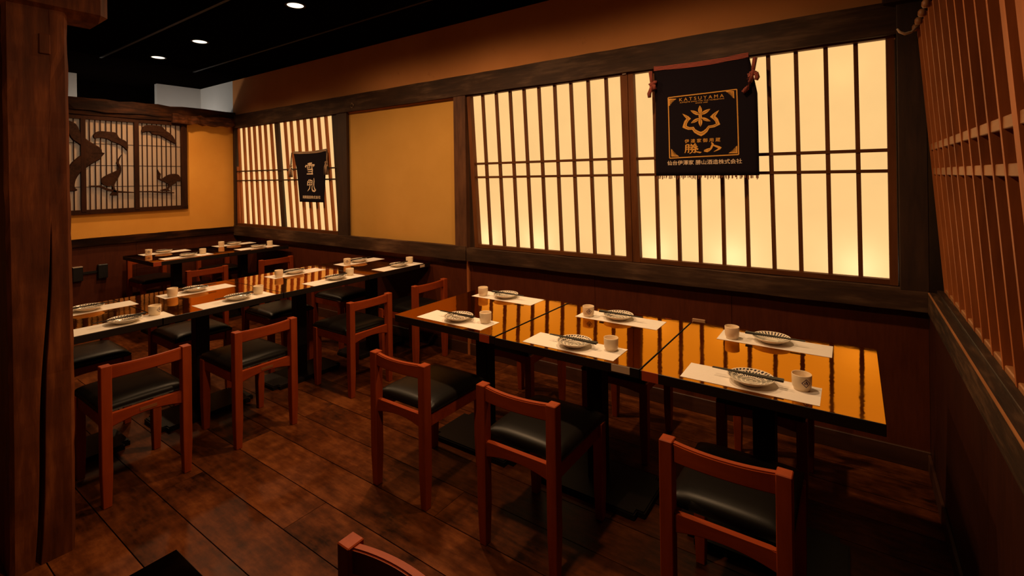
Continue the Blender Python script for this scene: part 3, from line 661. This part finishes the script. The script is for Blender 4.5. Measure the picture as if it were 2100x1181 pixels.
flat('crest', cp, M['goldprint'], b2, pr2)
dl = []
for q in ((518, 385, 518, 640), (405, 445, 500, 480), (640, 422, 535, 480), (405, 597, 500, 548), (640, 572, 535, 545)):
    dl.append(ribbon([cr(q[0], q[1]), cr(q[2], q[3])], [0.0012, 0.0018]))
md = lambda A, B: [((a[0]*0.55+c[0]*0.45), (a[1]*0.55+c[1]*0.45)) for a, c in zip(A, B)]
for A, B in ((hl, ho), (hr, hro)): dl.append(ribbon([cr(*p) for p in md(A, B)[1:]], [0.0013]*11))
flat('crest_line', dl, M['darkline'], b2, lambda x, z: y2(x, z)-0.0022)
cn = []
def corner(px, py, sx, sy):
    out = []
    for k in range(5):
        a = 8+k*20; L = 105-a*0.62
        out.append(poly2([(px, py+sy*a*0.98), (px, py+sy*(a+12)), (px+sx*max(4, L-a*0.25), py+sy*(a*0.92))]))
        out.append(poly2([(px+sx*a*0.98, py), (px+sx*(a+12), py), (px+sx*(a*0.92), py+sy*max(4, L-a*0.25))]))
    out.append(poly2([(px, py), (px+sx*112, py), (px+sx*96, py+sy*14), (px+sx*10, py+sy*10)])); out.append(poly2([(px, py), (px+sx*10, py+sy*10), (px+sx*14, py+sy*86), (px, py+sy*102)]))
    return out
cn += corner(85, 278, 1, 1) + corner(968, 172, -1, 1) + corner(103, 1055, 1, -1) + corner(988, 1012, -1, -1)
flat('corner_ornament', cn, M['goldprint'], b2, pr2)
flat('lettering', [text2d('K A T S U Y A M A', -0.892, -0.632, 1.964, 1.984)], M['goldprint'], b2, pr2)
flat('lettering', [text2d('SUPREME SAKE FOR THE NOBLEMAN', -0.889, -0.631, 1.9525, 1.9595)], M['goldprint'], b2, pr2)
flat('lettering', [text2d('SINCE 1688', -0.795, -0.724, 1.941, 1.9475)], M['goldprint'], b2, pr2)
flat('lettering', [text2d('伊 達 家 御 用 蔵', -0.862, -0.655, 1.700, 1.728, 0.008)], M['goldprint'], b2, pr2)
flat('lettering', brush(KATSU, -0.862, -0.785, 1.634, 1.694, 0.085), M['goldprint'], b2, pr2)
flat('lettering', brush(YAMA, -0.748, -0.652, 1.640, 1.698, 0.085), M['goldprint'], b2, pr2)
flat('lettering', [text2d('仙台伊澤家 勝山酒造株式会社', -0.971, -0.536, 1.565, 1.594, 0.006)], M['paleprint'], b2, pr2)
fr_ = []
rnd = random.Random(5)
for k in range(70):
    s = (k+0.5)/70; x, z = f2(s, 1.0); yq = y2(x, z); L = rnd.uniform(0.010, 0.024); dxx = rnd.uniform(-0.006, 0.006)
    fr_.append((x+dxx-0.0022, x+dxx+0.0022, yq, yq+0.003, z-L, z+0.002))
fo = joined('fringe', fr_, M['fringe'], b2); fo['kind'] = 'stuff'
def knot(parent, x, z, y, s, band, tails):
    tube('tie_strap', [(x+0.010*s, y, z+0.085), (x+0.004*s, y-0.006, z+0.045), (x, y-0.01, z+0.008)], [0.013, 0.012, 0.010], band, parent)
    bm = bmesh.new(); bmesh.ops.create_uvsphere(bm, u_segments=12, v_segments=8, radius=1)
    for v_ in bm.verts: v_.co = Vector((v_.co.x*0.019*(1+0.25*math.sin(5*v_.co.z)), v_.co.y*0.014, v_.co.z*0.016*(1+0.2*math.cos(4*v_.co.x))))
    bmesh.ops.translate(bm, verts=bm.verts, vec=(x, y-0.012, z)); bm_obj('knot', bm, band, parent, True)
    for t_ in tails: tube('tie_end', [(x, y-0.012, z)] + [(x+a, y-0.014, z+c) for a, c in t_], [0.008, 0.013, 0.014, 0.011][:len(t_)+1], band, parent)
knot(b2, -1.062, 2.088, 3.112, -1, M['band_x'], [[(-0.004, -0.030), (-0.016, -0.058), (-0.014, -0.082)], [(0.016, -0.010), (0.020, -0.030), (0.012, -0.046)], [(0.02, 0.012), (0.032, 0.008)]])
knot(b2, -0.468, 2.085, 3.108, 1, M['band_x'], [[(0.018, -0.008), (0.022, -0.030), (0.016, -0.045)], [(-0.014, -0.05), (-0.030, -0.085), (-0.055, -0.108)], [(-0.022, -0.012), (-0.024, -0.035)]])
# small banner on the slatted window
b1 = thing('cloth_banner', 'small dark tapered banner with pale brush writing on the slatted window', 'banner', (0, 0, 0))
def y1_(x, z): return 3.150 + 0.006*math.sin(x*10+z*3) + 0.008*math.sin((z-1.2)*5)*0.5
def f1(s, t):
    xl = -5.262 + 0.03*min(1, t*3) + 0.075*t; xr = -4.622 - 0.022*min(1, t*3) - 0.055*t
    zt = 1.832 - 0.012*math.sin(PI*s) + 0.004*s; zb = 1.262
    return xl+(xr-xl)*s, zt+(zb-zt)*t
cloth('cloth', f1, 0, 0, y1_, b1)
V, F = [], []
for i in range(21):
    s = i/20; x, z = f1(s, 0.0); yq = y1_(x, z)
    V += [(x, yq-0.004, z+0.005), (x, yq-0.004, z-0.022), (x, yq+0.006, z-0.022), (x, yq+0.006, z+0.005)]
for i in range(20):
    for k in range(4): F.append((i*4+k, i*4+4+k, i*4+4+(k+1) % 4, i*4+(k+1) % 4))
F += [(0, 1, 2, 3), (83, 82, 81, 80)]
mesh_obj('tie_band', V, F, M['cord_z'], b1)
def pr1(x, z): return y1_(x, z)-0.0015
flat('lettering', brush(YUKI, -5.035, -4.845, 1.568, 1.700, 0.17), M['paleprint'], b1, pr1)
flat('lettering', brush(KABU, -5.010, -4.832, 1.385, 1.520, 0.17), M['paleprint'], b1, pr1)
flat('lettering', [text2d('両関酒造株式会社', -5.085, -4.755, 1.300, 1.335, 0.012)], M['paleprint'], b1, pr1)
for x, z, sg in ((-5.292, 1.672, -1), (-4.612, 1.690, 1)):
    tube('tie_strap', [(x-0.005*sg, 3.146, 1.825), (x, 3.140, 1.76), (x, 3.136, z)], [0.006, 0.007, 0.008], M['cord_x'], b1)
    bm = bmesh.new(); bmesh.ops.create_uvsphere(bm, u_segments=10, v_segments=8, radius=0.022); bmesh.ops.scale(bm, verts=bm.verts, vec=(1.1, 0.6, 0.75)); bmesh.ops.translate(bm, verts=bm.verts, vec=(x, 3.132, z)); bm_obj('knot', bm, M['cord_x'], b1, True)
    for a in (-0.022, 0.0, 0.024): tube('tie_end', [(x, 3.132, z), (x+a*0.7, 3.130, z-0.05), (x+a, 3.130, z-0.13)], [0.010, 0.014, 0.012], M['cord_x'], b1)

# ---- tables --------------------------------------------------------
def table(x0, x1, y0, y1, label, group, extra=(), dz=0.0, swap=False):
    cx_, cy_ = (x0+x1)/2, (y0+y1)/2; w, d_ = (x1-x0)/2-0.001, (y1-y0)/2-0.001
    t = thing('dining_table', label, 'table', (cx_, cy_, 0), 0, group)
    box('tabletop', -w, w, -d_, d_, 0.712+dz, 0.750+dz, [M['black'], M['lacquer']], t, 0.0015, fm=[0, 1, 0, 0, 0, 0])
    box('column', -0.040, 0.040, -0.040, 0.040, 0.03, 0.690, M['iron'], t, 0.004)
    a, c = (0.278, 0.165) if not swap else (0.150, 0.278)
    bm = bmesh.new(); vv = [bm.verts.new(v) for v in boxv(-a, a, -c, c, 0.0, 0.030)]
    for f in BF: bm.faces.new([vv[k] for k in f])
    bmesh.ops.bevel(bm, geom=[e for e in bm.edges if abs(e.verts[0].co.z-e.verts[1].co.z) > 0.01], offset=0.035, segments=4, affect='EDGES')
    bmesh.ops.bevel(bm, geom=[e for e in bm.edges if all(v_.co.z > 0.029 for v_ in e.verts)], offset=0.006, segments=2, affect='EDGES')
    bm_obj('base_plate', bm, M['iron'], t)
    box('top_bracket', -0.16, 0.16, -0.035, 0.035, 0.688, 0.712+dz, M['iron'], t, 0.003); box('top_bracket', -0.035, 0.035, -0.22, 0.22, 0.690, 0.7115+dz, M['iron'], t, 0.003)
    for nm, ax, bx_, z0, z1, mt, side in extra:
        if side == 'f': box(nm, ax, bx_, -d_-0.0015, -d_+0.001, z0, z1, mt, t)
        else: box(nm, w-0.001, w+0.0015, ax, bx_, z0, z1, mt, t)
    return t
TP = M['tape']; LB = M['paperlabel']
G1 = 'three tables in the row under the paper windows'
table(-2.090, -1.398, 1.832, 2.566, 'dark mirror-topped table at the left end of the window row', G1, [('edge_tape', 0.255, 0.315, 0.714, 0.750, TP, 'f')], 0.003)
table(-1.394, -0.690, 1.828, 2.560, 'dark mirror-topped table in the middle of the window row', G1, [('paper_patch', 0.235, 0.312, 0.720, 0.748, LB, 'f')])
table(-0.686, 0.072, 1.822, 2.582, 'dark mirror-topped table at the right end of the window row', G1, [('edge_tape', -0.372, -0.308, 0.713, 0.750, TP, 'f')])
G2 = 'four tables in the long middle row'
L4 = [(0.400, 1.097), (1.100, 1.795), (1.798, 2.493), (2.496, 3.180)]
LN = ['first dark table of the middle row, next to the timber post', 'second dark table of the middle row from the timber post', 'third dark table of the middle row, reflecting window slats', 'last dark table of the middle row, touching the window wall']
for i, (a, c) in enumerate(L4):
    table(-3.930, -3.140, a, c, LN[i], G2, [('edge_label', 0.215, 0.27, 0.720, 0.742, LB, 'r')] if i == 3 else [], swap=True)
G3 = 'two tables in the far row under the carved screen'
table(-6.190, -5.400, 1.815, 2.490, 'far dark table below the carved cranes, its open end facing the sockets', G3, [('edge_tape', -0.335, -0.27, 0.712, 0.749, TP, 'r')], swap=True)
table(-6.190, -5.400, 2.494, 3.160, 'far dark table in the corner below the slatted window', G3, swap=True)
table(-1.146, -0.40, -0.30, 0.420, 'dark table corner at the bottom edge, nearest the camera', None)

# ---- chairs --------------------------------------------------------
def make_chair():
    t = thing('dining_chair', 'x', 'chair')
    W2 = 0.166; cm, cx_ = M['chair'], M['chair_x']
    def leg(x, y, z1, parent, wx=0.042, wy=0.045):
        bm = bmesh.new(); h = [(0.78, 0.0), (1.0, 0.16), (1.0, z1)]
        vv = []
        for k, (s_, z) in enumerate(h):
            vv.append([bm.verts.new((x+a*wx/2*s_, y+c*wy/2*s_, z)) for a, c in ((-1, -1), (1, -1), (1, 1), (-1, 1))])
        for k in range(2):
            for q in range(4): bm.faces.new((vv[k][q], vv[k][(q+1) % 4], vv[k+1][(q+1) % 4], vv[k+1][q]))
        bm.faces.new(vv[0][::-1]); bm.faces.new(vv[2])
        bmesh.ops.bevel(bm, geom=bm.edges[:], offset=0.0025, segments=1, affect='EDGES')
        return bm_obj('leg', bm, cm, parent)
    for s_ in (-1, 1):
        leg(s_*W2, 0.0, 0.655, t); leg(s_*W2, 0.395, 0.425, t)
        box('side_rail', s_*W2-0.011, s_*W2+0.011, 0.022, 0.373, 0.365, 0.420, M['chair_x'], t, 0.002)
    def arc(name, y, bow, th, zt, zb, arch, n=14):
        bm = bmesh.new(); R_ = []
        for k in range(n+1):
            u = k/n*2-1; x = u*(W2-0.018); yb_ = y-bow*(1-u*u); zz = zb+arch*(1-u*u)
            R_.append([bm.verts.new(p) for p in ((x, yb_-th/2, zz), (x, yb_+th/2, zz), (x, yb_+th/2, zt), (x, yb_-th/2, zt))])
        for k in range(n):
            for q in range(4): bm.faces.new((R_[k][q], R_[k][(q+1) % 4], R_[k+1][(q+1) % 4], R_[k+1][q]))
        bm.faces.new(R_[0][::-1]); bm.faces.new(R_[-1])
        bmesh.ops.bevel(bm, geom=[e for e in bm.edges if abs(e.verts[0].co.x-e.verts[1].co.x) > 0.005], offset=0.004, segments=2, affect='EDGES')
        return bm_obj(name, bm, cx_, t)
    arc('back_rail', 0.0, 0.022, 0.024, 0.650, 0.588, 0.006)
    arc('seat_rail', 0.0, 0.0, 0.022, 0.426, 0.362, 0.022); arc('seat_rail', 0.395, 0.0, 0.022, 0.420, 0.362, 0.016)
    # padded seat
    N = 12; V, F = [], []
    def se(u): return math.copysign(1-(1-abs(u))**1.5, u)
    for j in range(N+1):
        for i in range(N+1):
            u, v_ = se(i/N*2-1), se(j/N*2-1)
            e = (1-abs(u)**7)*(1-abs(v_)**7); V.append((u*0.182, 0.228+v_*0.205, 0.440+0.030*e**0.5+0.008*(1-u*u)*(1-v_*v_)))
    n = len(V); w_ = N+1
    for j in range(N):
        for i in range(N): k = j*w_+i; F.append((k, k+1, k+w_+1, k+w_))
    ring = [i for i in range(w_)] + [j*w_+N for j in range(1, w_)] + [N*w_+i for i in range(N-1, -1, -1)] + [j*w_ for j in range(N-1, 0, -1)]
    for k in ring: V.append((V[k][0]*0.985, 0.228+(V[k][1]-0.228)*0.985, 0.426))
    m_ = len(ring)
    for k in range(m_): F.append((ring[(k+1) % m_], ring[k], n+k, n+(k+1) % m_))
    F.append(tuple(n+k for k in range(m_)))
    mesh_obj('seat', V, F, M['vinyl'], t, True)
    return t
chair0 = make_chair(); first = [True]
def chair(x, y, rz, label, group):
    if first[0]:
        chair0.location = (x, y, 0); chair0.rotation_euler = (0, 0, rz); chair0['label'] = label; chair0['group'] = group; first[0] = False; return chair0
    return dup(chair0, (x, y, 0), rz, label, group)
H = PI/2
GA = 'chairs on the aisle side of the middle row'; GB = 'chairs on the far side of the middle row'
stick_on = []
for y, l in ((0.930, 'orange brown chair nearest the timber post, back to the aisle'), (1.520, 'second orange brown chair from the timber post, back to the aisle'),
             (2.280, 'third orange brown chair from the timber post, back to the aisle'), (2.885, 'orange brown chair at the end of the middle row beside the dado')):
    c_ = chair(-2.857, y, H, l, GA)
    if y < 2: stick_on.append(c_)
for y, l in ((0.945, 'black seat under the first middle table, seen below its edge'), (1.550, 'black seat under the second middle table, far side'),
             (2.205, 'black seat under the third middle table, far side'), (2.840, 'black seat under the last middle table, far side near the window wall')):
    chair(-4.145, y, -H, l, GB)
GC = 'chairs on the aisle side of the window row'
for x, y, l in ((-1.780, 1.585, 'chair at the left window table with its back to the aisle'), (-1.095, 1.572, 'chair at the middle window table with its back to the aisle'),
                (-0.337, 1.570, 'chair at the right window table with its back to the aisle')): chair(x, y, 0, l, GC)
GD = 'chairs on the wall side of the window row'
for x, l in ((-1.79, 'dark chair on the wall side of the left window table'), (-1.075, 'dark chair on the wall side of the middle window table'), (-0.365, 'dark chair on the wall side of the right window table')):
    chair(x, 2.870, PI, l, GD)
GE = 'chairs at the far row'
chair(-5.215, 2.205, H, 'far chair below the carved screen, back toward the middle row', GE); chair(-5.215, 2.905, H, 'far chair closest to the slatted window, back toward the middle row', GE)
chair(-6.60, 2.16, -H, 'dark chair against the partition, under the far table below the cranes', GE); chair(-6.60, 2.86, -H, 'dark chair against the partition, under the far corner table', GE)
chair(-0.812, 0.715, PI, 'chair whose post and curved rail rise from the bottom edge', 'chair at the near table')

for c_ in stick_on: box('worn_sticker', -0.035, 0.035, -0.0125, -0.0105, 0.396, 0.411, M['sticker'], c_)

# ---- place settings -------------------------------------------------
def lathe_plate():
    prof = [(0.0, 0.003), (0.036, 0.003), (0.037, 0.0), (0.042, 0.0), (0.044, 0.005), (0.064, 0.014), (0.0765, 0.0225), (0.078, 0.0245), (0.0765, 0.0255), (0.0735, 0.0240), (0.060, 0.0165), (0.042, 0.0095), (0.020, 0.0075), (0.0, 0.007)]
    n = len(prof)-1
    return lathe('plate', prof, [M['porcelain'], M['plate0']], None, 40, [0]*7 + [0, 0] + [1]*(n-9))
def cup_mesh():
    prof = [(0.0, 0.003), (0.021, 0.003), (0.0215, 0.0), (0.025, 0.0), (0.0262, 0.006), (0.0295, 0.013), (0.0305, 0.022), (0.0312, 0.0525), (0.0302, 0.0548), (0.0290, 0.053), (0.0283, 0.018), (0.022, 0.009), (0.0, 0.008)]
    c = lathe('tea_cup', prof, M['cup'], None, 32)
    V, F = [], []
    def patch(pts):
        k = len(V)
        for (a, z) in pts:
            r_ = 0.0305 + max(0, z-0.028)*0.02 + 0.0004; th = a/0.031
            V.append((r_*math.cos(th), r_*math.sin(th), z))
        F.append(tuple(range(k, k+len(pts))))
    zc, R1, R2 = 0.0315, 0.0150, 0.0118
    out = [(R1, 0), (0, R1), (-R1, 0), (0, -R1)]; inn = [(R2, 0), (0, R2), (-R2, 0), (0, -R2)]
    for i in range(4):
        a, b_, c_, d_ = out[i], out[(i+1) % 4], inn[(i+1) % 4], inn[i]
        for s in range(4):
            l = lambda p, q, t: (p[0]+(q[0]-p[0])*t, zc+p[1]+(q[1]-p[1])*t)
            patch([l(a, b_, s/4), l(a, b_, (s+1)/4), l(d_, c_, (s+1)/4), l(d_, c_, s/4)])
    for (px, pz, w_, h_) in ((0.0, 0.0045, 0.0012, 0.004), (0.0035, 0.001, 0.002, 0.0022), (-0.004, 0.001, 0.0016, 0.002), (0.0, -0.003, 0.0045, 0.0012), (0.0042, -0.0025, 0.0010, 0.002), (-0.0055, -0.0015, 0.0008, 0.0018), (0.002, 0.0045, 0.0008, 0.002)):
        patch([(px-w_, zc+pz-h_), (px+w_, zc+pz-h_), (px+w_, zc+pz+h_), (px-w_, zc+pz+h_)])
    mesh_obj('emblem', V, F, M['emblem'], c); return c
def stick_mesh():
    V = []
    for x, h in ((-0.128, 0.0014), (0.02, 0.0028), (0.105, 0.0040), (0.108, 0.0034)): V += [(x, -h, -h), (x, h, -h), (x, h, h), (x, -h, h)]
    F = [(i*4+k, i*4+(k+1) % 4, i*4+4+(k+1) % 4, i*4+4+k) for i in range(3) for k in range(4)] + [(3, 2, 1, 0), (12, 13, 14, 15)]
    return mesh_obj('chopstick', V, F, M['stick'])
def mat_mesh():
    return box('placemat', -0.221, 0.221, -0.079, 0.079, 0.0, 0.0009, M['mat'])
P0 = lathe_plate(); P1me = P0.data.copy(); P1me.materials[1] = M['plate1']
CU0, ST0, MA0 = cup_mesh(), stick_mesh(), mat_mesh()
used = {}
def put(proto, x, y, z, rz, label, cat, group, mesh=None):
    if proto.name not in used: o = proto; used[proto.name] = 1
    else:
        o = proto.copy(); C.objects.link(o)
        for ch in proto.children:
            c = ch.copy(); C.objects.link(c); c.parent = o
    if mesh: o.data = mesh
    o.location = (x, y, z); o.rotation_euler = (0, 0, rz); tag(o, label, cat, group); return o
def setting(x, y, rz, where, emb, kind=0, tilt=0.0, dz=0.0):
    z = 0.7502+dz; ca, sa = math.cos(rz), math.sin(rz)
    def L(a, c): return x+a*ca-c*sa, y+a*sa+c*ca
    jit = random.uniform(-0.012, 0.012)
    put(MA0, x, y, z, rz+jit, 'white paper placemat '+where, 'placemat', 'paper placemats')
    px, py = L(0.008+random.uniform(-.006, .006), -0.002)
    put(P0, px, py, z+0.0010, random.uniform(0, 6), ('ray-patterned ' if kind else 'scribble-patterned ')+'plate '+where, 'plate', 'patterned plates', P1me if kind else None)
    cx_, cy_ = L(0.163, 0.036)
    put(CU0, cx_, cy_, z+0.0010, emb, 'cream cup '+where, 'cup', 'cream sake cups')
    for k, off in enumerate((-0.0048, 0.0048)):
        qx, qy = L(0.004, 0.004+off)
        put(ST0, qx, qy, z+0.0010+0.0256+0.0028, rz+tilt+(0.012 if k else -0.012), 'black chopstick on the plate, '+where, 'chopstick', 'chopstick pair '+where)
TOCAM = lambda x, y, d=0.0: math.atan2(-y, -x)+d
S = []
S += [(-1.730, 1.945, 0, 'aisle side of the left window table', -2.4, 0, 0.0, 0.003), (-1.030, 1.930, 0, 'aisle side of the middle window table', 1.5, 0, 0.0, 0.0), (-0.320, 1.927, 0, 'aisle side of the right window table', -1.05, 0, 0.0, 0.0)]
S += [(-1.775, 2.465, PI, 'wall side of the left window table', 1.5, 0, 0, 0.003), (-1.015, 2.416, PI, 'wall side of the middle window table', TOCAM(-1.17, 2.38, 0.12), 0, 0, 0), (-0.303, 2.441, PI, 'wall side of the right window table', 1.5, 1, 0, 0)]
on = ['first', 'second', 'third', 'fourth']
for i, y in enumerate((0.937, 1.525, 2.245, 2.875)):
    S.append((-3.222, y, H, 'aisle side of the middle row, %s place from the post' % on[i], 0.45 if i == 0 else 2.6, 0, 0.06, 0))
for i, y in enumerate((0.925, 1.508, 2.235, 2.862)):
    S.append((-3.722, y, -H, 'far side of the middle row, %s place from the post' % on[i], TOCAM(-3.6, y, 0.05) if i == 3 else 2.6, 0, 0.06, 0))
for i, y in enumerate((2.155, 2.870)):
    S.append((-5.545, y, H, 'near side of the far row, %s place' % ('open end' if i == 0 else 'corner'), 2.6, 0, 0.05, 0))
    S.append((-6.075, y, -H, 'wall side of the far row, %s place' % ('open end' if i == 0 else 'corner'), TOCAM(-6, y, 0.1) if i == 0 else 2.6, 0, 0.05, 0))
for s in S: setting(*s)
